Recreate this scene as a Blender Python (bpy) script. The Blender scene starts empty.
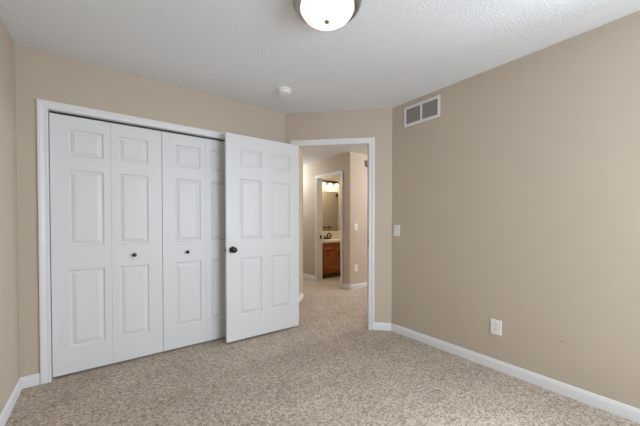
import bpy, bmesh, math, random
from mathutils import Vector, Matrix

S = bpy.context.scene
COL = S.collection
PI = math.pi
R2 = 2 ** -0.5
H = 2.44                                   # ceiling height

# ------------------------------------------------------------------ camera
cam_data = bpy.data.cameras.new('camera')
cam = bpy.data.objects.new('camera', cam_data)
COL.objects.link(cam)
cam_data.sensor_width = 36.0
cam_data.lens = 291.8 / 640 * 36.0
cam_data.shift_y = 13.8 / 640
cam_data.clip_start = 0.02
yaw, pitch = math.radians(36.78), math.radians(0.829)
fw = Vector((math.sin(yaw) * math.cos(pitch), math.cos(yaw) * math.cos(pitch), -math.sin(pitch)))
rt = Vector((math.cos(yaw), -math.sin(yaw), 0))
up = rt.cross(fw)
cam.matrix_world = Matrix(((rt.x, up.x, -fw.x, 0.0), (rt.y, up.y, -fw.y, 0.0), (rt.z, up.z, -fw.z, 1.19), (0, 0, 0, 1)))
S.camera = cam

# ------------------------------------------------------------------ world, daylight, exposure
world = bpy.data.worlds.new('sky')
S.world = world
world.use_nodes = True
wn = world.node_tree.nodes
wn['Background'].inputs['Color'].default_value = (0.80, 0.90, 1.0, 1)
wn['Background'].inputs['Strength'].default_value = 0.6

# daylight comes in through the back window; the right wall's window is added fill
YB = -1.30                                                  # wall behind the camera
WIN_X0, WIN_X1, WIN_Z0, WIN_Z1 = 1.05, 2.38, 0.80, 1.92     # window of the back wall (along x)
SID_Y0, SID_Y1 = -0.95, 0.10                                # added fill window of the right wall (along y), same heights
DAY_BACK, FILL_SIDE, BOWL = 85, 98, 1.5
def area(name, loc, rot, sx, sy, power, color):
    d = bpy.data.lights.new(name, 'AREA')
    d.shape = 'RECTANGLE'; d.size = sx; d.size_y = sy; d.energy = power; d.color = color
    o = bpy.data.objects.new(name, d); COL.objects.link(o)
    o.location = loc; o.rotation_euler = rot
    return o
DAY = (0.885, 0.975, 1.075)
area('back_window_daylight', ((WIN_X0 + WIN_X1) / 2, YB - 0.32, (WIN_Z0 + WIN_Z1) / 2 + 0.08), (PI / 2 - 0.22, 0, 0), WIN_X1 - WIN_X0, WIN_Z1 - WIN_Z0, DAY_BACK, DAY)
area('side_fill_light', (2.549 + 0.32, (SID_Y0 + SID_Y1) / 2, (WIN_Z0 + WIN_Z1) / 2 + 0.08), (PI / 2 - 0.22, 0, PI / 2), SID_Y1 - SID_Y0, WIN_Z1 - WIN_Z0, FILL_SIDE, DAY)  # added side fill, shining in through the made-up window
HALL_LIGHT, HALL_LIGHT_2 = 36, 122

S.view_settings.view_transform = 'Standard'
S.view_settings.look = 'None'
S.view_settings.exposure = 0.0
S.view_settings.gamma = 1.0
S.view_settings.use_curve_mapping = False
S.cycles.max_bounces = 14
S.cycles.diffuse_bounces = 8
S.cycles.sample_clamp_indirect = 6.0

# ------------------------------------------------------------------ materials
def lin(c):
    return tuple((v / 255 / 12.92) if v / 255 <= 0.04045 else ((v / 255 + 0.055) / 1.055) ** 2.4 for v in c) + (1.0,)

def material(name, color, rough=0.5, metal=0.0, spec=0.5, bump=None, vary=None, emit=None):
    """bump = (scale, strength, detail); vary = (scale, amount) mottles the colour; emit = (colour, strength)"""
    m = bpy.data.materials.new(name); m.use_nodes = True
    nt = m.node_tree; b = nt.nodes['Principled BSDF']
    c = color if len(color) == 4 else tuple(color) + (1.0,)
    b.inputs['Base Color'].default_value = c
    b.inputs['Roughness'].default_value = rough
    b.inputs['Metallic'].default_value = metal
    b.inputs['Specular IOR Level'].default_value = spec
    geo = nt.nodes.new('ShaderNodeNewGeometry')
    if vary:
        n = nt.nodes.new('ShaderNodeTexNoise'); n.inputs['Scale'].default_value = vary[0]; n.inputs['Detail'].default_value = 4
        nt.links.new(geo.outputs['Position'], n.inputs['Vector'])
        r = nt.nodes.new('ShaderNodeValToRGB')
        r.color_ramp.elements[0].position = 0.3; r.color_ramp.elements[1].position = 0.7
        r.color_ramp.elements[0].color = tuple(v * (1 - vary[1]) for v in c[:3]) + (1,)
        r.color_ramp.elements[1].color = tuple(min(1, v * (1 + vary[1])) for v in c[:3]) + (1,)
        nt.links.new(n.outputs['Fac'], r.inputs['Fac']); nt.links.new(r.outputs['Color'], b.inputs['Base Color'])
    if bump:
        n = nt.nodes.new('ShaderNodeTexNoise'); n.inputs['Scale'].default_value = bump[0]; n.inputs['Detail'].default_value = bump[2]
        nt.links.new(geo.outputs['Position'], n.inputs['Vector'])
        k = nt.nodes.new('ShaderNodeBump'); k.inputs['Strength'].default_value = bump[1]; k.inputs['Distance'].default_value = bump[3] if len(bump) > 3 else 0.004
        nt.links.new(n.outputs['Fac'], k.inputs['Height']); nt.links.new(k.outputs['Normal'], b.inputs['Normal'])
    if emit:
        b.inputs['Emission Color'].default_value = tuple(emit[0]) + (1,)
        b.inputs['Emission Strength'].default_value = emit[1]
    return m

M = {}
M['wall'] = material('tan_wall_paint', (0.50, 0.43, 0.345), 0.65, spec=0.3, bump=(140, 0.10, 2), vary=(3.0, 0.012))
M['ceiling'] = material('textured_ceiling_paint', (0.75, 0.77, 0.795), 0.85, spec=0.2, bump=(75, 0.9, 2, 0.0065))
M['white'] = material('white_trim_paint', (0.70, 0.71, 0.72), 0.38, spec=0.4, bump=(250, 0.03, 2))
M['door'] = material('white_door_paint', (0.68, 0.69, 0.705), 0.42, spec=0.4, bump=(180, 0.04, 2))
M['plastic'] = material('white_plastic', (0.80, 0.80, 0.79), 0.35)
M['slot'] = material('dark_slot', (0.02, 0.02, 0.02), 0.6)
M['bronze'] = material('dark_bronze', (0.006, 0.006, 0.006), 0.16, spec=0.4)
M['nickel'] = material('brushed_nickel', (0.42, 0.41, 0.40), 0.28, metal=1.0)
M['brass'] = material('antique_brass', (0.35, 0.24, 0.14), 0.35, metal=0.9)
M['grille'] = material('grey_grille_enamel', (0.56, 0.545, 0.51), 0.5)
M['duct'] = material('dark_duct', (0.17, 0.16, 0.145), 0.8)
M['counter'] = material('cream_counter', (0.78, 0.70, 0.55), 0.25, vary=(40, 0.05))
M['mirror'] = material('mirror_silver', (0.86, 0.87, 0.86), 0.02, metal=1.0)
M['shade'] = material('frosted_shade', (0.95, 0.92, 0.85), 0.4, emit=((1.0, 0.86, 0.62), 1.7))
M['chime'] = material('grey_plastic', (0.50, 0.49, 0.47), 0.5)
M['closet'] = material('closet_wall_paint', (0.45, 0.39, 0.32), 0.7)

def carpet_material():
    m = bpy.data.materials.new('beige_carpet'); m.use_nodes = True
    nt = m.node_tree; b = nt.nodes['Principled BSDF']
    b.inputs['Roughness'].default_value = 0.95; b.inputs['Specular IOR Level'].default_value = 0.1
    geo = nt.nodes.new('ShaderNodeNewGeometry')
    def noise(scale, detail):
        n = nt.nodes.new('ShaderNodeTexNoise'); n.inputs['Scale'].default_value = scale; n.inputs['Detail'].default_value = detail
        n.inputs['Roughness'].default_value = 0.6
        nt.links.new(geo.outputs['Position'], n.inputs['Vector']); return n
    def cells(scale):                            # one random grey per tuft
        n = nt.nodes.new('ShaderNodeTexVoronoi'); n.inputs['Scale'].default_value = scale
        nt.links.new(geo.outputs['Position'], n.inputs['Vector'])
        sp = nt.nodes.new('ShaderNodeSeparateColor'); nt.links.new(n.outputs['Color'], sp.inputs[0]); return sp.outputs[0], n.outputs['Distance']
    (c1, d1), (c2, d2), n3 = cells(100), cells(215), noise(3.0, 3)
    def math_node(op, a, bb):
        k = nt.nodes.new('ShaderNodeMath'); k.operation = op
        for i, v in enumerate((a, bb)):
            if isinstance(v, (int, float)): k.inputs[i].default_value = v
            else: nt.links.new(v, k.inputs[i])
        return k.outputs[0]
    mix = math_node('ADD', math_node('MULTIPLY', c1, 0.55), math_node('MULTIPLY', c2, 0.45))
    r = nt.nodes.new('ShaderNodeValToRGB')
    e = r.color_ramp.elements
    e[0].position = 0.10; e[0].color = (0.175, 0.137, 0.104, 1)
    e[1].position = 0.90; e[1].color = (0.62, 0.54, 0.455, 1)
    k = r.color_ramp.elements.new(0.42); k.color = (0.39, 0.327, 0.266, 1)
    nt.links.new(mix, r.inputs['Fac'])
    hs = nt.nodes.new('ShaderNodeHueSaturation')
    nt.links.new(math_node('ADD', math_node('MULTIPLY', n3.outputs['Fac'], 0.44), 0.80), hs.inputs['Value'])
    nt.links.new(r.outputs['Color'], hs.inputs['Color']); nt.links.new(hs.outputs['Color'], b.inputs['Base Color'])
    k = nt.nodes.new('ShaderNodeBump'); k.inputs['Strength'].default_value = 0.35; k.inputs['Distance'].default_value = 0.006
    nt.links.new(mix, k.inputs['Height']); nt.links.new(k.outputs['Normal'], b.inputs['Normal'])
    return m
M['carpet'] = carpet_material()

def tile_material(name, c1, c2, grout, size, axes):
    m = bpy.data.materials.new(name); m.use_nodes = True
    nt = m.node_tree; b = nt.nodes['Principled BSDF']; b.inputs['Roughness'].default_value = 0.35
    geo = nt.nodes.new('ShaderNodeNewGeometry')
    sep = nt.nodes.new('ShaderNodeSeparateXYZ'); com = nt.nodes.new('ShaderNodeCombineXYZ')
    nt.links.new(geo.outputs['Position'], sep.inputs[0])
    nt.links.new(sep.outputs[axes[0]], com.inputs[0]); nt.links.new(sep.outputs[axes[1]], com.inputs[1])
    br = nt.nodes.new('ShaderNodeTexBrick'); br.offset = 0.0
    br.inputs['Scale'].default_value = 1.0; br.inputs['Brick Width'].default_value = size; br.inputs['Row Height'].default_value = size
    br.inputs['Mortar Size'].default_value = size * 0.03
    br.inputs['Color1'].default_value = c1 + (1,); br.inputs['Color2'].default_value = c2 + (1,); br.inputs['Mortar'].default_value = grout + (1,)
    nt.links.new(com.outputs[0], br.inputs['Vector']); nt.links.new(br.outputs['Color'], b.inputs['Base Color'])
    return m
M['floor_tile'] = tile_material('beige_floor_tile', (0.62, 0.53, 0.40), (0.66, 0.57, 0.44), (0.45, 0.38, 0.29), 0.30, (0, 1))
M['wall_tile'] = tile_material('cream_wall_tile', (0.70, 0.63, 0.50), (0.74, 0.67, 0.53), (0.50, 0.44, 0.34), 0.10, (0, 2))

def wood_material():
    m = bpy.data.materials.new('stained_oak'); m.use_nodes = True
    nt = m.node_tree; b = nt.nodes['Principled BSDF']; b.inputs['Roughness'].default_value = 0.4
    geo = nt.nodes.new('ShaderNodeNewGeometry'); mp = nt.nodes.new('ShaderNodeMapping')
    mp.inputs['Scale'].default_value = (14, 14, 1.2)
    n = nt.nodes.new('ShaderNodeTexNoise'); n.inputs['Scale'].default_value = 4; n.inputs['Detail'].default_value = 5
    r = nt.nodes.new('ShaderNodeValToRGB')
    r.color_ramp.elements[0].position = 0.3; r.color_ramp.elements[0].color = (0.20, 0.048, 0.007, 1)
    r.color_ramp.elements[1].position = 0.7; r.color_ramp.elements[1].color = (0.40, 0.118, 0.018, 1)
    nt.links.new(geo.outputs['Position'], mp.inputs['Vector']); nt.links.new(mp.outputs[0], n.inputs['Vector'])
    nt.links.new(n.outputs['Fac'], r.inputs['Fac']); nt.links.new(r.outputs['Color'], b.inputs['Base Color'])
    return m
M['wood'] = wood_material()
M['toe'] = material('shaded_toe_board', (0.075, 0.028, 0.010), 0.6)  # dark board, with the shade under the cabinet put into its colour

def bowl_material():
    """alabaster glass of the lamp: white with faint pinkish swirls, lit from inside"""
    m = bpy.data.materials.new('alabaster_glass'); m.use_nodes = True
    nt = m.node_tree; b = nt.nodes['Principled BSDF']; b.inputs['Roughness'].default_value = 0.25
    geo = nt.nodes.new('ShaderNodeNewGeometry')
    n = nt.nodes.new('ShaderNodeTexNoise'); n.inputs['Scale'].default_value = 7; n.inputs['Detail'].default_value = 2; n.inputs['Distortion'].default_value = 1.5
    r = nt.nodes.new('ShaderNodeValToRGB')
    r.color_ramp.elements[0].position = 0.38; r.color_ramp.elements[0].color = (0.50, 0.40, 0.34, 1)
    r.color_ramp.elements[1].position = 0.58; r.color_ramp.elements[1].color = (1.0, 0.97, 0.93, 1)
    nt.links.new(geo.outputs['Position'], n.inputs['Vector']); nt.links.new(n.outputs['Fac'], r.inputs['Fac'])
    b.inputs['Base Color'].default_value = (0.85, 0.82, 0.78, 1)
    nt.links.new(r.outputs['Color'], b.inputs['Emission Color']); b.inputs['Emission Strength'].default_value = BOWL
    return m
M['bowl'] = bowl_material()

# ------------------------------------------------------------------ mesh helpers
class MB:
    def __init__(self): self.v = []; self.f = []
    def add(self, verts, faces):
        o = len(self.v); self.v += [tuple(p) for p in verts]; self.f += [tuple(o + i for i in f) for f in faces]; return self
    def box(self, a, b):
        x0, y0, z0 = a; x1, y1, z1 = b
        return self.add([(x0, y0, z0), (x1, y0, z0), (x1, y1, z0), (x0, y1, z0), (x0, y0, z1), (x1, y0, z1), (x1, y1, z1), (x0, y1, z1)],
                        [(0, 3, 2, 1), (4, 5, 6, 7), (0, 1, 5, 4), (1, 2, 6, 5), (2, 3, 7, 6), (3, 0, 4, 7)])
    def prism(self, pts, z0, z1):
        n = len(pts)
        return self.add([(x, y, z0) for x, y in pts] + [(x, y, z1) for x, y in pts],
                        [tuple(reversed(range(n))), tuple(range(n, 2 * n))] + [(i, (i + 1) % n, n + (i + 1) % n, n + i) for i in range(n)])
    def loops(self, rings, closed_ring=True, caps=True):
        n = len(rings[0]); vs = [p for r in rings for p in r]; fs = []
        for k in range(len(rings) - 1):
            for i in range(n if closed_ring else n - 1):
                j = (i + 1) % n
                fs.append((k * n + i, k * n + j, (k + 1) * n + j, (k + 1) * n + i))
        if caps:
            fs.append(tuple(reversed(range(n)))); fs.append(tuple((len(rings) - 1) * n + i for i in range(n)))
        return self.add(vs, fs)
    def lathe(self, prof, mat=None, seg=32):
        """prof = [(radius, height)] turned about local z, then moved by mat"""
        mat = mat or Matrix()
        rings = []
        for r, z in prof:
            r = max(r, 1e-5)
            rings.append([tuple(mat @ Vector((r * math.cos(2 * PI * i / seg), r * math.sin(2 * PI * i / seg), z))) for i in range(seg)])
        return self.loops(rings)
    def tube(self, path, rad, seg=12):
        path = [Vector(p) for p in path]; rings = []
        for i, p in enumerate(path):
            d = (path[min(i + 1, len(path) - 1)] - path[max(i - 1, 0)]).normalized()
            a = d.orthogonal().normalized() if i == 0 else (pa - d * pa.dot(d)).normalized()
            pa = a; c = d.cross(a)
            r = rad[i] if isinstance(rad, (list, tuple)) else rad
            rings.append([tuple(p + (a * math.cos(2 * PI * k / seg) + c * math.sin(2 * PI * k / seg)) * r) for k in range(seg)])
        return self.loops(rings)
    def build(self, name, mat, parent=None, bevel=0.0, smooth=False, seg=2):
        me = bpy.data.meshes.new(name); me.from_pydata(self.v, [], self.f)
        bm = bmesh.new(); bm.from_mesh(me)
        bmesh.ops.remove_doubles(bm, verts=bm.verts, dist=1e-6)
        bmesh.ops.recalc_face_normals(bm, faces=bm.faces)
        if bevel:
            es = [e for e in bm.edges if len(e.link_faces) == 2 and e.calc_face_angle(0) > 0.6]
            bmesh.ops.bevel(bm, geom=es, offset=bevel, segments=seg, profile=0.5, affect='EDGES', clamp_overlap=True)
        bm.to_mesh(me); bm.free()
        if smooth:
            me.polygons.foreach_set('use_smooth', [True] * len(me.polygons)); me.set_sharp_from_angle(angle=math.radians(35))
        me.materials.append(mat)
        o = bpy.data.objects.new(name, me); COL.objects.link(o)
        if parent: o.parent = parent
        return o

def tag(o, label=None, cat=None, group=None, kind=None):
    if label: o['label'] = label
    if cat: o['category'] = cat
    if group: o['group'] = group
    if kind: o['kind'] = kind
    return o
def empty(name, loc=(0, 0, 0), rz=0.0):
    o = bpy.data.objects.new(name, None); COL.objects.link(o)
    o.location = loc; o.rotation_euler = (0, 0, rz); o.empty_display_size = 0.1
    return o

class Frame:
    """a wall's own axes: t along it, n out of it into the room, z up"""
    def __init__(s, p0, d, n): s.p = Vector((p0[0], p0[1], 0)); s.d = Vector((d[0], d[1], 0)); s.n = Vector((n[0], n[1], 0))
    def __call__(s, t, n, z): q = s.p + s.d * t + s.n * n; return (q.x, q.y, z)
    def mat(s, t, n, z):
        """local x = along wall, y = into the wall, z up"""
        q = s(t, n, z); a = -s.n
        return Matrix(((s.d.x, a.x, 0, q[0]), (s.d.y, a.y, 0, q[1]), (0, 0, 1, q[2]), (0, 0, 0, 1)))

TH = 0.12
def wall(name, fr, t0, t1, openings=(), th=TH, o0=None, o1=None, label=None, z1=H, mat='wall'):
    """openings = (ta, tb, za, zb); o0, o1 = mitred outer corners"""
    mb = MB()
    cuts = sorted({t0, t1} | {v for o in openings for v in o[:2]})
    for a, b in zip(cuts, cuts[1:]):
        pa, pb = fr(a, 0, 0)[:2], fr(b, 0, 0)[:2]
        qa = o0 if (a == t0 and o0) else fr(a, -th, 0)[:2]
        qb = o1 if (b == t1 and o1) else fr(b, -th, 0)[:2]
        spans = [(0, z1)]
        for o in openings:
            if o[0] <= a + 1e-6 and o[1] >= b - 1e-6:
                spans = [(0, o[2]), (o[3], z1)]
        for za, zb in spans:
            if zb - za > 1e-4: mb.prism([pa, pb, qb, qa], za, zb)
    return tag(mb.build(name, M[mat]), label, 'wall', kind='structure')

def baseboard(name, fr, t0, t1, label, h=0.082, parts=None, m0=0.0, m1=0.0):
    """m0, m1: how far the face runs past the ends, for mitred corners"""
    prof = [(0.0, 0.0), (0.013, 0.0), (0.013, h * 0.70), (0.011, h * 0.80), (0.007, h * 0.90), (0.006, h * 0.97), (0.003, h), (0.0, h)]
    mb = MB()
    for a, b in (parts or [(t0, t1)]):
        mb.loops([[fr(a, n, z) for n, z in prof], [fr(b, n, z) for n, z in prof]])
    return tag(mb.build(name, M['white'], smooth=True), label, 'baseboard', kind='structure')

CAS = [(0.0, 0.0), (0.0, 0.009), (0.004, 0.012), (0.014, 0.012), (0.018, 0.010), (0.030, 0.013), (0.040, 0.017), (0.052, 0.018), (0.058, 0.016), (0.060, 0.012), (0.060, 0.0)]
def casing(mb, fr, ta, tb, zt, w=0.060, side=1, off=0.0, z0=0.0):
    """three mitred boards round an opening, profiled; side=-1 puts it on the wall's far face"""
    k = w / 0.060
    def ring(f): return [f(a * k, n) for a, n in CAS]
    mb.loops([ring(lambda a, n: fr(ta - a, off + side * n, z0)), ring(lambda a, n: fr(ta - a, off + side * n, zt + a)),
              ring(lambda a, n: fr(tb + a, off + side * n, zt + a)), ring(lambda a, n: fr(tb + a, off + side * n, z0))])
def jamb(mb, fr, ta, tb, zt, th=TH, t=0.018):
    """lining of the opening: two sides and a head; ta, tb, zt are its inner faces"""
    def bx(a, b, z0, z1):
        mb.add([fr(a, 0, z0), fr(b, 0, z0), fr(b, -th, z0), fr(a, -th, z0), fr(a, 0, z1), fr(b, 0, z1), fr(b, -th, z1), fr(a, -th, z1)],
               [(0, 3, 2, 1), (4, 5, 6, 7), (0, 1, 5, 4), (1, 2, 6, 5), (2, 3, 7, 6), (3, 0, 4, 7)])
    bx(ta - t, ta, 0, zt); bx(tb, tb + t, 0, zt); bx(ta - t, tb + t, zt, zt + t)

# ------------------------------------------------------------------ frames of the walls
XL, XR, YC = -0.480, 2.549, 2.945
BX = 1.697; CY = YC - (XR - BX)             # ends of the diagonal wall
F_closet = Frame((0, YC), (1, 0), (0, -1))             # t = x
F_left = Frame((XL, 0), (0, 1), (1, 0))                # t = y
F_right = Frame((XR, 0), (0, 1), (-1, 0))              # t = y
F_back = Frame((0, YB), (1, 0), (0, 1))                # t = x
F_diag = Frame((BX, YC), (R2, -R2), (-R2, -R2))        # t from the closet corner
DLEN = (XR - BX) / R2
F_hall_side = Frame((BX - 0.039, YC + 0.039), (R2, R2), (R2, -R2))     # left wall of the passage, t = depth behind the diagonal
F_bath = Frame((3.52, 0), (0, 1), (-1, 0))             # bathroom door wall, hallway face, t = y
F_hall_far = Frame((0, 3.82), (1, 0), (0, -1))         # hall wall with the switch, t = x
F_vanity = Frame((0, 5.43), (1, 0), (0, -1))           # bathroom wall behind the vanity, t = x

CL0, CL1, CLZ = -0.313, 1.205, 2.030        # closet opening (finished)
DR0, DR1, DRZ = 0.136, 0.950, 2.066         # bedroom doorway along the diagonal
BT0, BT1, BTZ = 4.070, 4.795, 2.085         # bathroom doorway along y
G = 0.018

# ------------------------------------------------------------------ shell
tag(MB().box((XL - TH, YB - TH, -0.10), (6.5, 7.0, 0.0)).build('floor', M['carpet']), 'beige speckled cut pile carpet running from the room out into the hallway', 'carpet', kind='structure')
tag(MB().box((XL - TH, YB - TH, H), (6.5, 7.0, H + 0.10)).build('ceiling', M['ceiling']), 'white orange peel textured ceiling', 'ceiling', kind='structure')

Bo = (BX + 0.05, YC + TH)                    # mitred outer corners
Co = (XR + TH, (BX + YC + TH / R2) - (XR + TH))
wall('wall_closet', F_closet, XL - TH, BX, [(CL0 - G, CL1 + G, 0, CLZ + G)], o1=Bo, label='tan wall around the bifold closet doors')
wall('wall_left', F_left, YB - TH, YC, label='tan wall at the far left edge of the view')
wall('wall_diagonal', F_diag, 0, DLEN, [(DR0 - G, DR1 + G, 0, DRZ + G)], o0=Bo, o1=Co, label='short tan angled wall around the open doorway')
wall('wall_back', F_back, XL, XR + TH, [(WIN_X0, WIN_X1, WIN_Z0, WIN_Z1)], label='tan wall with the window behind the viewer')

def right_wall():
    w = wall('wall_right', F_right, YB, CY, [(SID_Y0, SID_Y1, WIN_Z0, WIN_Z1)], o1=Co, label='long tan wall with the return air vent and outlet')
    m = M['wall'].copy(); m.name = 'tan_wall_paint_with_mark'; w.data.materials[0] = m
    nt = m.node_tree; b = nt.nodes['Principled BSDF']
    src = b.inputs['Base Color'].links[0].from_socket
    geo = nt.nodes.new('ShaderNodeNewGeometry')
    cur = src
    for (y, z, ry, rz, f) in ((0.607, 0.366, 0.0035, 0.0075, 0.45), (0.63, 1.055, 0.004, 0.012, 0.93), (1.02, 1.35, 0.010, 0.012, 0.96)):   # a dent and two faint scuffs
        v = nt.nodes.new('ShaderNodeVectorMath'); v.operation = 'SUBTRACT'; v.inputs[1].default_value = (XR, y, z)
        s = nt.nodes.new('ShaderNodeVectorMath'); s.operation = 'MULTIPLY'; s.inputs[1].default_value = (0, 1 / ry, 1 / rz)
        l = nt.nodes.new('ShaderNodeVectorMath'); l.operation = 'LENGTH'
        r = nt.nodes.new('ShaderNodeMapRange'); r.inputs['From Min'].default_value = 0.7; r.inputs['From Max'].default_value = 1.3
        r.inputs['To Min'].default_value = f; r.inputs['To Max'].default_value = 1.0
        mx = nt.nodes.new('ShaderNodeVectorMath'); mx.operation = 'SCALE'
        nt.links.new(geo.outputs['Position'], v.inputs[0]); nt.links.new(v.outputs[0], s.inputs[0]); nt.links.new(s.outputs[0], l.inputs[0])
        nt.links.new(l.outputs['Value'], r.inputs['Value']); nt.links.new(cur, mx.inputs[0]); nt.links.new(r.outputs[0], mx.inputs['Scale'])
        cur = mx.outputs[0]
    nt.links.new(cur, b.inputs['Base Color'])
right_wall()

# closet interior, behind the closed doors
wall('wall_closet_rear', Frame((0, 3.60), (1, 0), (0, -1)), XL - TH, 1.45, mat='closet', label='rear wall of the closet behind its doors')
wall('wall_closet_end', Frame((1.33, 0), (0, 1), (-1, 0)), YC + TH, 3.60, mat='closet', label='end wall inside the closet')
wall('wall_closet_side', F_left, YC, 3.60, mat='closet', label='side wall inside the closet')

# hallway and bathroom
wall('wall_passage', F_hall_side, TH, 1.255, label='narrow tan wall seen just past the open door')
PX, PY = BX - 0.039 + 1.255 * R2, YC + 0.039 + 1.255 * R2    # outside corner where the passage meets the corridor
wall('wall_corridor', Frame((PX, 0), (0, 1), (1, 0)), PY - 0.02, 7.0, label='side wall of the corridor, turning away past the door')
wall('wall_bathroom', F_bath, 3.82, 7.0, [(BT0 - G, BT1 + G, 0, BTZ + G)], o0=(3.64, 3.94), label='tan hallway wall with the bathroom doorway')
wall('wall_hallway', F_hall_far, 3.52, 6.5, o0=(3.64, 3.94), label='tan hallway wall with the switch and outlet, right of the bathroom doorway')
wall('wall_hallway_near', Frame((0, 2.20), (1, 0), (0, 1)), XR + TH, 6.5, label='near wall of the hallway, hidden by the door frame')
wall('wall_hallway_end', Frame((5.60, 0), (0, 1), (-1, 0)), 2.2, 3.82, label='end wall of the hallway')
wall('wall_corridor_end', Frame((0, 6.88), (1, 0), (0, -1)), PX - TH, 6.5, label='end wall of the corridor')
wall('wall_vanity', F_vanity, 3.64, 6.38, label='bathroom wall behind the mirror')
wall('wall_bathroom_end', Frame((6.28, 0), (0, 1), (-1, 0)), 3.94, 5.43, label='end wall of the bathroom')
tag(MB().box((3.575, 3.94, 0.0), (6.28, 5.43, 0.008)).build('floor_bathroom', M['floor_tile']), 'beige tile floor of the bathroom', 'floor', kind='structure')

# baseboards
baseboard('baseboard_left', F_left, YB, YC, 'white baseboard along the left wall')
baseboard('baseboard_closet', F_closet, 0, 0, 'white baseboard on the closet wall', parts=[(XL, CL0 - 0.062), (CL1 + 0.062, BX)])
baseboard('baseboard_diagonal', F_diag, 0, 0, 'short white baseboard on the angled wall right of the doorway', parts=[(0.004, DR0 - 0.064), (DR1 + 0.064, DLEN - 0.005)])
baseboard('baseboard_right', F_right, YB, CY - 0.005, 'long white baseboard along the right wall')
baseboard('baseboard_back', F_back, XL, XR, 'white baseboard under the window behind the viewer')
baseboard('baseboard_passage', F_hall_side, TH, 1.262, 'short white baseboard end just past the open door')
baseboard('baseboard_bathroom', F_bath, 0, 0, 'white hallway baseboard beside the bathroom doorway', parts=[(3.82 - 0.013, BT0 - 0.062), (BT1 + 0.062, 6.88)])
baseboard('baseboard_hallway', F_hall_far, 3.52 - 0.013, 5.6, 'white hallway baseboard under the outlet')

# window behind the camera
def window(name, fr, a, b, label):
    root = tag(empty(name, fr((a + b) / 2, 0, WIN_Z0)), label, 'window', kind='structure')
    ox, oy, oz = root.location
    def slab(mb, t0, t1, n0, n1, z0, z1):
        mb.add([tuple(Vector(fr(t, n, z)) - root.location) for z in (z0, z1) for t, n in ((t0, n0), (t1, n0), (t1, n1), (t0, n1))],
               [(0, 3, 2, 1), (4, 5, 6, 7), (0, 1, 5, 4), (1, 2, 6, 5), (2, 3, 7, 6), (3, 0, 4, 7)]); return mb
    w = 0.045; n0, n1 = -0.10, -0.05; zc = (WIN_Z0 + WIN_Z1) / 2
    mb = MB()
    for p, q, c, d in ((a, a + w, WIN_Z0, WIN_Z1), (b - w, b, WIN_Z0, WIN_Z1), (a + w, b - w, WIN_Z0, WIN_Z0 + w), (a + w, b - w, WIN_Z1 - w, WIN_Z1)):
        slab(mb, p, q, n0, n1, c, d)
    mb.build('window_frame', M['white'], root, bevel=0.004)
    slab(MB(), a + w, b - w, n0 + .005, n1 - .005, zc - .018, zc + .018).build('meeting_rail', M['white'], root, bevel=0.003)
    mb = MB(); casing(mb, fr, a, b, WIN_Z1, z0=WIN_Z0); mb.v = [tuple(Vector(v) - root.location) for v in mb.v]; mb.build('window_casing', M['white'], root)
    slab(MB(), a - .08, b + .08, -0.05, 0.04, WIN_Z0 - .02, WIN_Z0).build('window_sill', M['white'], root, bevel=0.004)
window('window_1', F_back, WIN_X0, WIN_X1, 'white sash window in the wall behind the viewer')
window('fill_window', F_right, SID_Y0, SID_Y1, 'unseen white sash window added for side fill at the near end of the right wall')  # made-up window, added to let the side fill in

# door casings
mb = MB(); casing(mb, F_closet, CL0, CL1, CLZ); jamb(mb, F_closet, CL0, CL1, CLZ)
tag(mb.build('trim_1', M['white']), 'white casing around the closet doors', 'door casing', kind='structure')
mb = MB(); casing(mb, F_diag, DR0 - .004, DR1 + .004, DRZ - 0.002, w=0.064); casing(mb, F_diag, DR0 - .004, DR1 + .004, DRZ, side=-1, off=-TH); jamb(mb, F_diag, DR0, DR1, DRZ)
for a, b in ((DR0, DR0 + .010), (DR1 - .010, DR1)):      # door stops
    mb.add([F_diag(t, n, z) for z in (0, DRZ) for t, n in ((a, -.045), (b, -.045), (b, -.078), (a, -.078))], [(0, 3, 2, 1), (4, 5, 6, 7), (0, 1, 5, 4), (1, 2, 6, 5), (2, 3, 7, 6), (3, 0, 4, 7)])
door_trim = tag(mb.build('trim_2', M['white']), 'white casing of the open bedroom doorway on the angled wall', 'door casing', kind='structure')
mb = MB()
mb.add([F_diag(t, n, z) for z in (0.935, 1.0) for t, n in ((DR1 - .0025, .012), (DR1 + .001, .012), (DR1 + .001, -.035), (DR1 - .0025, -.035))], [(0, 3, 2, 1), (4, 5, 6, 7), (0, 1, 5, 4), (1, 2, 6, 5), (2, 3, 7, 6), (3, 0, 4, 7)])
tag(mb.build('strike_plate', M['bronze'], door_trim), 'dark strike plate on the door jamb')
mb = MB(); casing(mb, F_bath, BT0, BT1, BTZ); casing(mb, F_bath, BT0, BT1, BTZ, side=-1, off=-TH); jamb(mb, F_bath, BT0, BT1, BTZ)
bath_trim = tag(mb.build('trim_3', M['white']), 'white casing of the small bathroom doorway across the hallway', 'door casing', kind='structure')
tag(MB().box((3.585, BT1 - .003, 0.86), (3.625, BT1 + .001, 0.93)).build('strike_plate', M['bronze'], bath_trim), 'dark strike plate on the bathroom jamb')

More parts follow.
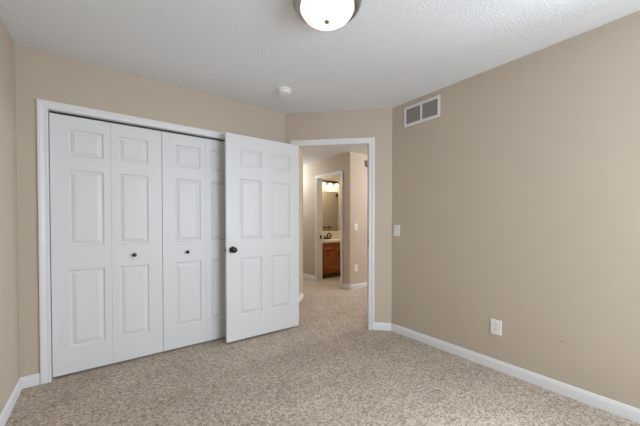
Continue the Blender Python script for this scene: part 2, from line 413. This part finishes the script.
# ------------------------------------------------------------------ panelled doors
def panel_slab(w, z0, z1, th, panels):
    """a moulded door slab: x 0..w, y 0 (front) .. th, sunken frames round raised fields on both faces"""
    mb = MB()
    xs = sorted({0, w} | {v for p in panels for v in p[:2]}); zs = sorted({z0, z1} | {v for p in panels for v in p[2:]})
    def inside(xa, xb, za, zb):
        return any(p[0] <= xa + 1e-6 and p[1] >= xb - 1e-6 and p[2] <= za + 1e-6 and p[3] >= zb - 1e-6 for p in panels)
    steps = [(0, 0), (0.004, 0.0070), (0.009, 0.0110), (0.019, 0.0110), (0.024, 0.0075), (0.042, 0.0015)]      # inset, depth
    for y, sgn in ((0, 1), (th, -1)):
        for xa, xb in zip(xs, xs[1:]):
            for za, zb in zip(zs, zs[1:]):
                if not inside(xa, xb, za, zb):
                    mb.add([(xa, y, za), (xb, y, za), (xb, y, zb), (xa, y, zb)], [(0, 1, 2, 3)])
        for p in panels:
            rings = [[(p[0] + i, y + sgn * d, p[2] + i), (p[1] - i, y + sgn * d, p[2] + i), (p[1] - i, y + sgn * d, p[3] - i), (p[0] + i, y + sgn * d, p[3] - i)] for i, d in steps]
            mb.loops(rings, caps=False)
            mb.add(rings[-1], [(0, 1, 2, 3)])
    def strip(pts):                              # the slab's edges, sharing the grid's vertices
        for (xa, za), (xb, zb) in zip(pts, pts[1:]):
            mb.add([(xa, 0, za), (xb, 0, zb), (xb, th, zb), (xa, th, za)], [(0, 1, 2, 3)])
    strip([(x, z0) for x in xs]); strip([(x, z1) for x in xs]); strip([(0, z) for z in zs]); strip([(w, z) for z in zs])
    return mb

ZP = ((0.217, 0.820), (1.010, 1.600), (1.710, 1.912))
def bifold(name, x0, x1, outer_left, knob_x, knob_leaf, label, hinge_sub=False):
    """a pair of narrow hinged leaves filling half the closet opening"""
    Y = YC + 0.030
    root = tag(empty(name, (x0, Y, 0)), label, 'closet door', kind='structure')
    mid = (x0 + x1) / 2; gap = 0.0006
    leaves = []
    for k, (a, b) in enumerate(((x0, mid - gap), (mid + gap, x1))):
        w = b - a
        pan = [((0.103, w - 0.048) if k == 0 else (0.050, w - 0.107)) + z for z in ZP]
        lf = panel_slab(w, 0.014, 2.014, 0.032, pan).build('door_leaf', M['door'], root)
        lf.location = (a - x0, 0, 0); leaves.append(lf)
    m = Matrix.Translation((knob_x - (x0 if knob_leaf == 0 else mid + gap), 0, 0.912)) @ Matrix.Rotation(PI / 2, 4, 'X')
    kb = MB().lathe([(0.0, -0.004), (0.011, -0.004), (0.011, 0.002), (0.006, 0.005), (0.006, 0.013), (0.010, 0.016), (0.0155, 0.021), (0.0165, 0.026), (0.014, 0.031), (0.008, 0.0335), (0, 0.034)], m, 24).build('knob', M['bronze'], leaves[knob_leaf], smooth=True)
    tag(kb, 'small round dark knob')
    tr = MB().box((0, 0.004, 2.019), (x1 - x0, 0.030, 2.029)).build('track', M['slot'], root)
    tag(tr, 'dark track above the door')
    return root
CM = 0.440
bifold('door_1', CL0 + 0.004, CM - 0.002, True, 0.222, 1, 'left closed pair of white bifold closet doors')
bifold('door_2', CM + 0.002, CL1 - 0.004, False, 0.648, 0, 'right pair of white bifold closet doors, half hidden behind the open door')

def room_door():
    hx, hy = 1.789, 2.797                       # hinge end of the front face
    lx, ly = 0.964, 2.803
    w = math.hypot(hx - lx, hy - ly); ang = math.atan2(hy - ly, hx - lx)
    root = tag(empty('door_3', (lx, ly, 0), ang), 'white six panel room door standing open in front of the closet', 'door', kind='structure')
    pan = [x + z for x in ((0.132, 0.370), (0.473, 0.711)) for z in ((0.262, 0.837), (1.017, 1.626), (1.755, 1.924))]
    panel_slab(w, 0.020, 2.060, 0.035, pan).build('door_slab', M['door'], root)
    prof = [(0, -0.002), (0.033, -0.002), (0.033, 0.004), (0.029, 0.009), (0.015, 0.012), (0.0115, 0.018), (0.0115, 0.026), (0.017, 0.031), (0.0255, 0.037), (0.0285, 0.046), (0.0270, 0.055), (0.020, 0.061), (0.010, 0.0635), (0, 0.064)]
    for y, s, nm in ((0, 1, 'front'), (0.035, -1, 'rear')):
        m = Matrix.Translation((0.061, y, 0.924)) @ Matrix.Rotation(s * PI / 2, 4, 'X')
        kb = MB().lathe(prof, m, 32).build('door_knob', M['bronze'], root, smooth=True); tag(kb, 'round black door knob')
    tag(MB().box((-0.0012, 0.006, 0.893), (0.002, 0.029, 0.953)).build('latch_plate', M['nickel'], root), 'small metal latch plate on the door edge')
    tag(MB().box((-0.010, 0.011, 0.914), (0.0, 0.023, 0.932)).build('latch_bolt', M['bronze'], root, bevel=0.002), 'dark latch bolt')
    for z in (0.26, 1.04, 1.84):
        mb = MB().lathe([(0, 0), (0.006, 0), (0.006, 0.088), (0, 0.088)], Matrix.Translation((w + 0.001, 0.0395, z)), 16)
        mb.box((w - 0.001, 0.004, z), (w + 0.001, 0.036, z + 0.088))
        tag(mb.build('hinge', M['bronze'], root), 'dark butt hinge')
room_door()

# ------------------------------------------------------------------ fixtures in the room
def ceiling_light():
    root = tag(empty('ceiling_light', (1.026, 1.306, H)), 'round flush ceiling light with a white glass bowl and metal rim', 'ceiling light')
    MB().lathe([(0, 0), (0.188, 0), (0.193, -0.006), (0.193, -0.016), (0.186, -0.024), (0.183, -0.036), (0.172, -0.047), (0.163, -0.050), (0.155, -0.048), (0.152, -0.036), (0, -0.034)], seg=64).build('rim', M['nickel'], root, smooth=True)
    prof = [(0.150, -0.038)]
    for k in range(0, 15):
        a = k / 14 * PI / 2
        prof.append((0.150 * math.cos(a) ** 0.9 + 0.0001, -0.046 - 0.071 * math.sin(a)))
    MB().lathe(prof, seg=64).build('glass_bowl', M['bowl'], root, smooth=True)
    f = MB().lathe([(0, -0.114), (0.0125, -0.1165), (0.0135, -0.120), (0.0115, -0.124), (0.006, -0.127), (0, -0.128)], seg=20).build('finial', M['brass'], root, smooth=True)
    tag(f, 'small brown metal finial')
ceiling_light()

def smoke_detector():
    root = tag(empty('smoke_detector', (1.388, 2.418, H)), 'small round white smoke detector on the ceiling near the closet corner', 'smoke detector')
    MB().lathe([(0, 0), (0.068, 0), (0.068, -0.010), (0.062, -0.013), (0, -0.013)], seg=48).build('mounting_plate', M['plastic'], root, smooth=True)
    MB().lathe([(0, -0.012), (0.054, -0.012), (0.054, -0.016), (0.058, -0.018), (0.058, -0.030), (0.054, -0.036), (0.044, -0.040), (0.020, -0.041), (0, -0.041)], seg=48).build('cover', M['plastic'], root, smooth=True)
    MB().lathe([(0, -0.040), (0.008, -0.040), (0.008, -0.043), (0, -0.043)], Matrix.Translation((0.022, -0.012, 0)), 16).build('test_button', M['plastic'], root, smooth=True)
smoke_detector()

def local(root_mat, name):
    o = empty(name); o.matrix_world = root_mat; return o

def vent():
    y0, y1, z0, z1 = 1.528, 1.930, 2.184, 2.386
    W, Z = y1 - y0, z1 - z0
    # local x runs to the right as seen from the room (towards the camera side)
    m = Matrix(((0, 1, 0, XR), (-1, 0, 0, y1), (0, 0, 1, z0), (0, 0, 0, 1)))
    root = tag(local(m, 'air_vent'), 'white two section return air vent high on the right wall', 'air vent')
    b = 0.024; mid = W / 2
    fr = MB()
    for a, c, d, e in ((0, W, 0, b), (0, W, Z - b, Z), (0, b, b, Z - b), (W - b, W, b, Z - b), (mid - .009, mid + .009, b, Z - b)):
        fr.box((a, -0.009, d), (c, 0.0, e))
    fr.build('frame', M['white'], root)
    MB().box((b - .004, -0.0015, b - .004), (W - b + .004, 0.0, Z - b + .004)).build('backing', M['duct'], root)
    for a, c in ((b, mid - .009), (mid + .009, W - b)):
        g = MB(); n = 15
        for i in range(n):
            z = b + (i + 0.5) * (Z - 2 * b) / n; h = 0.0042
            g.add([(a, -0.0075, z - h), (c, -0.0075, z - h), (c, -0.0065, z - h), (a, -0.0065, z - h), (a, -0.0025, z + h - .001), (c, -0.0025, z + h - .001), (c, -0.0015, z + h - .001), (a, -0.0015, z + h - .001)],
                  [(0, 3, 2, 1), (4, 5, 6, 7), (0, 1, 5, 4), (1, 2, 6, 5), (2, 3, 7, 6), (3, 0, 4, 7)])
        g.build('grille', M['grille'], root)
    for x in (b / 2, W - b / 2):
        MB().lathe([(0, 0.0085), (0.004, 0.0085), (0.004, 0.0098), (0.002, 0.0106), (0, 0.0107)], Matrix.Translation((x, 0, Z / 2)) @ Matrix.Rotation(PI / 2, 4, 'X'), 14).build('screw', M['plastic'], root, smooth=True)
vent()

def wall_plate(name, m, label, cat, kind, w=0.076, h=0.120):
    """cover plate in local x (width), y (into the wall), z (up), centred on the origin"""
    root = tag(local(m, name), label, cat)
    MB().box((-w / 2, -0.0065, -h / 2), (w / 2, 0.0, h / 2)).build('cover_plate', M['plastic'], root, bevel=0.003)
    def screw(z): MB().lathe([(0, 0.006), (0.0034, 0.006), (0.0034, 0.0072), (0, 0.0078)], Matrix.Translation((0, 0, z)) @ Matrix.Rotation(PI / 2, 4, 'X'), 12).build('screw', M['chime'], root, smooth=True)
    if kind == 'rocker':
        r = MB(); a, z = 0.0165, 0.033
        r.add([(-a, -0.006, -z), (a, -0.006, -z), (a, -0.006, z), (-a, -0.006, z), (-a, -0.0075, -z), (a, -0.0075, -z), (a, -0.0085, 0), (-a, -0.0085, 0), (a, -0.0115, z), (-a, -0.0115, z)],
              [(0, 1, 2, 3), (4, 5, 6, 7), (7, 6, 8, 9), (0, 4, 5, 1), (3, 2, 8, 9), (0, 3, 9, 7, 4), (1, 5, 6, 8, 2)])
        r.build('rocker', M['plastic'], root)
        fr = MB()
        for x0, x1, z0, z1 in ((-.0185, -.0168, -.035, .035), (.0168, .0185, -.035, .035), (-.0168, .0168, .0333, .035), (-.0168, .0168, -.035, -.0333)): fr.box((x0, -.0070, z0), (x1, -.006, z1))
        fr.build('switch_frame', M['chime'], root)
        screw(.047); screw(-.047)
    elif kind == 'toggle':
        MB().box((-.005, -.0072, -.012), (.005, -.006, .012)).build('switch_frame', M['chime'], root)
        MB().add([(-.0038, -.006, -.005), (.0038, -.006, -.005), (.0038, -.006, .006), (-.0038, -.006, .006), (-.003, -.017, .006), (.003, -.017, .006), (.003, -.017, .012), (-.003, -.017, .012)],
                 [(0, 1, 2, 3), (4, 5, 6, 7), (0, 1, 5, 4), (1, 2, 6, 5), (2, 3, 7, 6), (3, 0, 4, 7)]).build('toggle', M['plastic'], root)
        screw(.030); screw(-.030)
    else:
        for zc in (0.0195, -0.0195):
            pts = []
            for i in range(24):
                a = 2 * PI * i / 24
                pts.append((0.0172 * math.cos(a), max(-.0135, min(.0135, 0.0172 * math.sin(a)))))
            r = MB().loops([[(x, -.006, zc + z) for x, z in pts], [(x, -.0082, zc + z) for x, z in pts]]).build('receptacle', M['plastic'], root)
            s = MB()
            s.box((-.0075, -.0086, zc - .001), (-.0052, -.0080, zc + .008)); s.box((.0052, -.0086, zc - .001), (.0075, -.0080, zc + .007))
            s.lathe([(0, .0080), (.0026, .0080), (.0026, .0086), (0, .0086)], Matrix.Translation((0, 0, zc - .007)) @ Matrix.Rotation(PI / 2, 4, 'X'), 12)
            s.build('slots', M['slot'], r)
        screw(0)
    return root
def right_mat(y, z): return Matrix(((0, 1, 0, XR), (-1, 0, 0, y), (0, 0, 1, z), (0, 0, 0, 1)))
wall_plate('light_switch', right_mat(2.022, 1.104), 'white light switch on the right wall beside the angled corner', 'light switch', 'rocker')
wall_plate('wall_outlet', right_mat(1.028, 0.345), 'white wall outlet low on the right wall above the long baseboard', 'outlet', 'outlet', 0.082, 0.122)
wall_plate('light_switch', F_hall_far.mat(3.668, 0, 1.112), 'small white light switch on the hallway wall seen through the doorway', 'light switch', 'toggle')
wall_plate('wall_outlet', F_hall_far.mat(3.668, 0, 0.375), 'small white outlet low on the hallway wall seen through the doorway', 'outlet', 'outlet')

# door chime high on the hallway wall, cut off by the right door jamb
root = tag(local(F_hall_far.mat(3.93, 0, 2.21), 'door_chime'), 'grey box high on the hallway wall at the right door jamb', 'door chime')
MB().box((0, -0.045, 0), (0.19, 0, 0.13)).build('cover', M['chime'], root, bevel=0.006)
MB().box((0.06, -0.0465, 0.03), (0.13, -0.0445, 0.10)).build('grille', M['grille'], root)

# ------------------------------------------------------------------ bathroom
def vanity():
    x0, x1, yf, yb = 3.655, 4.700, 4.835, 5.418
    root = tag(empty('vanity_cabinet', ((x0 + x1) / 2, (yf + yb) / 2, 0.008)), 'dark orange stained oak vanity cabinet in the bathroom', 'vanity')
    ox, oy, oz = root.location
    def P(mb): mb.v = [(x - ox, y - oy, z - oz) for x, y, z in mb.v]; return mb
    P(MB().box((x0, yf, 0.12), (x1, yb, 0.765))).build('body', M['wood'], root)
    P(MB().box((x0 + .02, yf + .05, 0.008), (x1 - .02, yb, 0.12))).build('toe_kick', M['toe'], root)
    def panel(name, a, b, z0, z1, rail):
        mb = MB(); mb.box((a, yf - .018, z0), (b, yf, z1))
        if rail:
            r = [[(a + i, yf - .018 - d, z0 + i), (b - i, yf - .018 - d, z0 + i), (b - i, yf - .018 - d, z1 - i), (a + i, yf - .018 - d, z1 - i)] for i, d in ((.004, 0), (.006, .006), (rail, .006), (rail + .008, .0)) ]
            mb.loops(r, caps=False)
        return P(mb).build(name, M['wood'], root)
    for a, b in ((3.69, 3.94), (3.965, 4.385), (4.41, 4.67)): panel('drawer', a, b, 0.605, 0.738, 0.03)
    for a, b, hx in ((3.69, 4.140, 4.112), (4.165, 4.67, 4.193)):
        d = panel('door', a, b, 0.185, 0.580, 0.055)
        h = P(MB().tube([(hx, yf - .02, .55), (hx, yf - .045, .545), (hx, yf - .045, .475), (hx, yf - .02, .47)], 0.008)).build('handle', M['bronze'], d, smooth=True)
        tag(h, 'dark pull handle')
vanity()

def countertop():
    root = tag(empty('vanity_countertop', (4.175, 5.14, 0.765)), 'cream vanity countertop with a sink basin under the mirror', 'countertop')
    # slab with an oval basin sunk into it
    x0, x1, y0, y1, zt, zb = -.53, .545, -.335, .278, .037, 0.0
    n = 40; cx, cy, a, b = 0.0, -0.01, 0.215, 0.155
    mb = MB()
    oval = [(cx + a * math.cos(2 * PI * i / n), cy + b * math.sin(2 * PI * i / n)) for i in range(n)]
    outer = []
    for x, y in oval:
        dx, dy = x - cx, y - cy
        s = min(((x1 if dx > 0 else x0) - cx) / dx if abs(dx) > 1e-9 else 9e9, ((y1 if dy > 0 else y0) - cy) / dy if abs(dy) > 1e-9 else 9e9)
        outer.append((cx + dx * s, cy + dy * s))
    mb.loops([[(x, y, zt) for x, y in oval], [(x, y, zt) for x, y in outer], [(x, y, zb) for x, y in outer]], caps=False)
    mb.build('slab', M['counter'], root)
    MB().loops([[(cx + (x - cx) * k, cy + (y - cy) * k, z) for x, y in oval] for k, z in ((1.0, zt), (0.97, zt - .004), (0.90, zt - .030))], caps=False).build('basin', M['plastic'], root, smooth=True)
countertop()

def backsplash():
    tag(MB().box((3.645, 5.418, 0.802), (4.72, 5.43, 0.985)).build('tile_backsplash', M['wall_tile']), 'cream tile backsplash between the countertop and the bathroom mirror', 'backsplash')
backsplash()

def faucet():
    root = tag(empty('faucet', (4.20, 5.33, 0.802)), 'dark bronze faucet with two handles on the vanity countertop', 'faucet')
    MB().box((-.085, -.030, 0), (.085, .030, .034)).build('base', M['bronze'], root, bevel=0.010)
    path = [(0, 0, .02), (0, 0, .085)] + [(0, -.07 + .07 * math.cos(a), .085 + .055 * math.sin(a)) for a in [PI * k / 8 for k in range(1, 9)]] + [(0, -.142, .062)]
    MB().tube(path, 0.0155).build('spout', M['bronze'], root, smooth=True)
    for s in (-1, 1):
        mb = MB().lathe([(0, .015), (.020, .015), (.017, .035), (.012, .050), (.016, .058), (.012, .068), (0, .070)], Matrix.Translation((s * .065, 0, 0)), 20)
        mb.tube([(s * .065, 0, .060), (s * .10, -.01, .068), (s * .125, -.015, .072)], [.008, .0065, .005])
        mb.build('handle', M['bronze'], root, smooth=True)
faucet()

def bath_mirror():
    root = tag(empty('bathroom_mirror', (4.135, 5.43, 0.990)), 'large frameless bathroom mirror above the vanity', 'mirror')
    MB().box((-.475, -.006, 0), (.475, 0, .935)).build('glass', M['mirror'], root)
bath_mirror()

def vanity_light():
    root = tag(empty('vanity_light', (4.275, 5.43, 2.155)), 'dark bar light with three glowing frosted shades above the bathroom mirror', 'vanity light')
    MB().box((-.30, -.03, -.025), (.30, 0, .025)).build('back_plate', M['bronze'], root, bevel=0.006)
    for k in (-1, 0, 1):
        x = k * .19
        MB().tube([(x, -.02, 0), (x, -.08, .005), (x, -.105, -.005), (x, -.11, -.03)], 0.008).build('arm', M['bronze'], root, smooth=True)
        MB().lathe([(0, -.020), (.022, -.020), (.026, -.030), (.026, -.042), (0, -.042)], Matrix.Translation((x, -.11, 0)), 20).build('socket', M['bronze'], root, smooth=True)
        MB().lathe([(.020, -.040), (.034, -.052), (.046, -.075), (.053, -.100), (.057, -.115), (.053, -.115), (.043, -.085), (.028, -.056), (.018, -.044)], Matrix.Translation((x, -.11, 0)), 28).build('shade', M['shade'], root, smooth=True)
        d = bpy.data.lights.new('vanity_bulb', 'POINT'); d.energy = 1.7; d.color = (1.0, 0.80, 0.52); d.shadow_soft_size = 0.03
        o = bpy.data.objects.new('vanity_bulb', d); COL.objects.link(o); o.parent = root; o.location = (x, -.11, -.13)
vanity_light()

def towel_bar():
    root = tag(empty('towel_bar', (5.22, 3.94, 1.055)), 'dark towel bar seen reflected low in the bathroom mirror', 'towel bar')
    MB().tube([(-.30, .055, 0), (.30, .055, 0)], 0.012).build('bar', M['bronze'], root, smooth=True)
    for s in (-1, 1):
        MB().lathe([(0, 0), (.026, 0), (.026, .008), (.014, .014), (.012, .055), (.018, .060), (.018, .068), (0, .070)], Matrix.Translation((s * .29, 0, 0)) @ Matrix.Rotation(-PI / 2, 4, 'X'), 20).build('bracket', M['bronze'], root, smooth=True)
towel_bar()
def robe_hook():
    root = tag(empty('robe_hook', (5.83, 3.94, 2.03)), 'dark hook seen reflected high in the bathroom mirror', 'hook')
    MB().box((-.06, 0, -.035), (.06, .014, .035)).build('plate', M['bronze'], root, bevel=0.004)
    MB().tube([(0, .01, 0), (0, .05, -.01), (0, .06, .02)], 0.009).build('hook_arm', M['bronze'], root, smooth=True)
robe_hook()

# lamps of the hallway, round the corner and out of view
def hall_lamp(loc, power, color):
    d = bpy.data.lights.new('hallway_lamp', 'POINT'); d.energy = power; d.color = color; d.shadow_soft_size = 0.14
    o = bpy.data.objects.new('hallway_lamp', d); COL.objects.link(o); o.location = loc
hall_lamp((3.03, 5.75, 2.20), HALL_LIGHT, (0.93, 0.97, 1.0))
hall_lamp((5.40, 2.48, 2.25), HALL_LIGHT_2, (0.95, 0.98, 1.04))

def bathroom_fill():  # added fill light without a fixture, brightens the bathroom evenly
    d = bpy.data.lights.new('bathroom_fill', 'POINT'); d.energy = 22; d.color = (1.0, 0.87, 0.66); d.shadow_soft_size = 0.12
    o = bpy.data.objects.new('bathroom_fill', d); COL.objects.link(o); o.location = (4.90, 4.28, 2.25)
bathroom_fill()
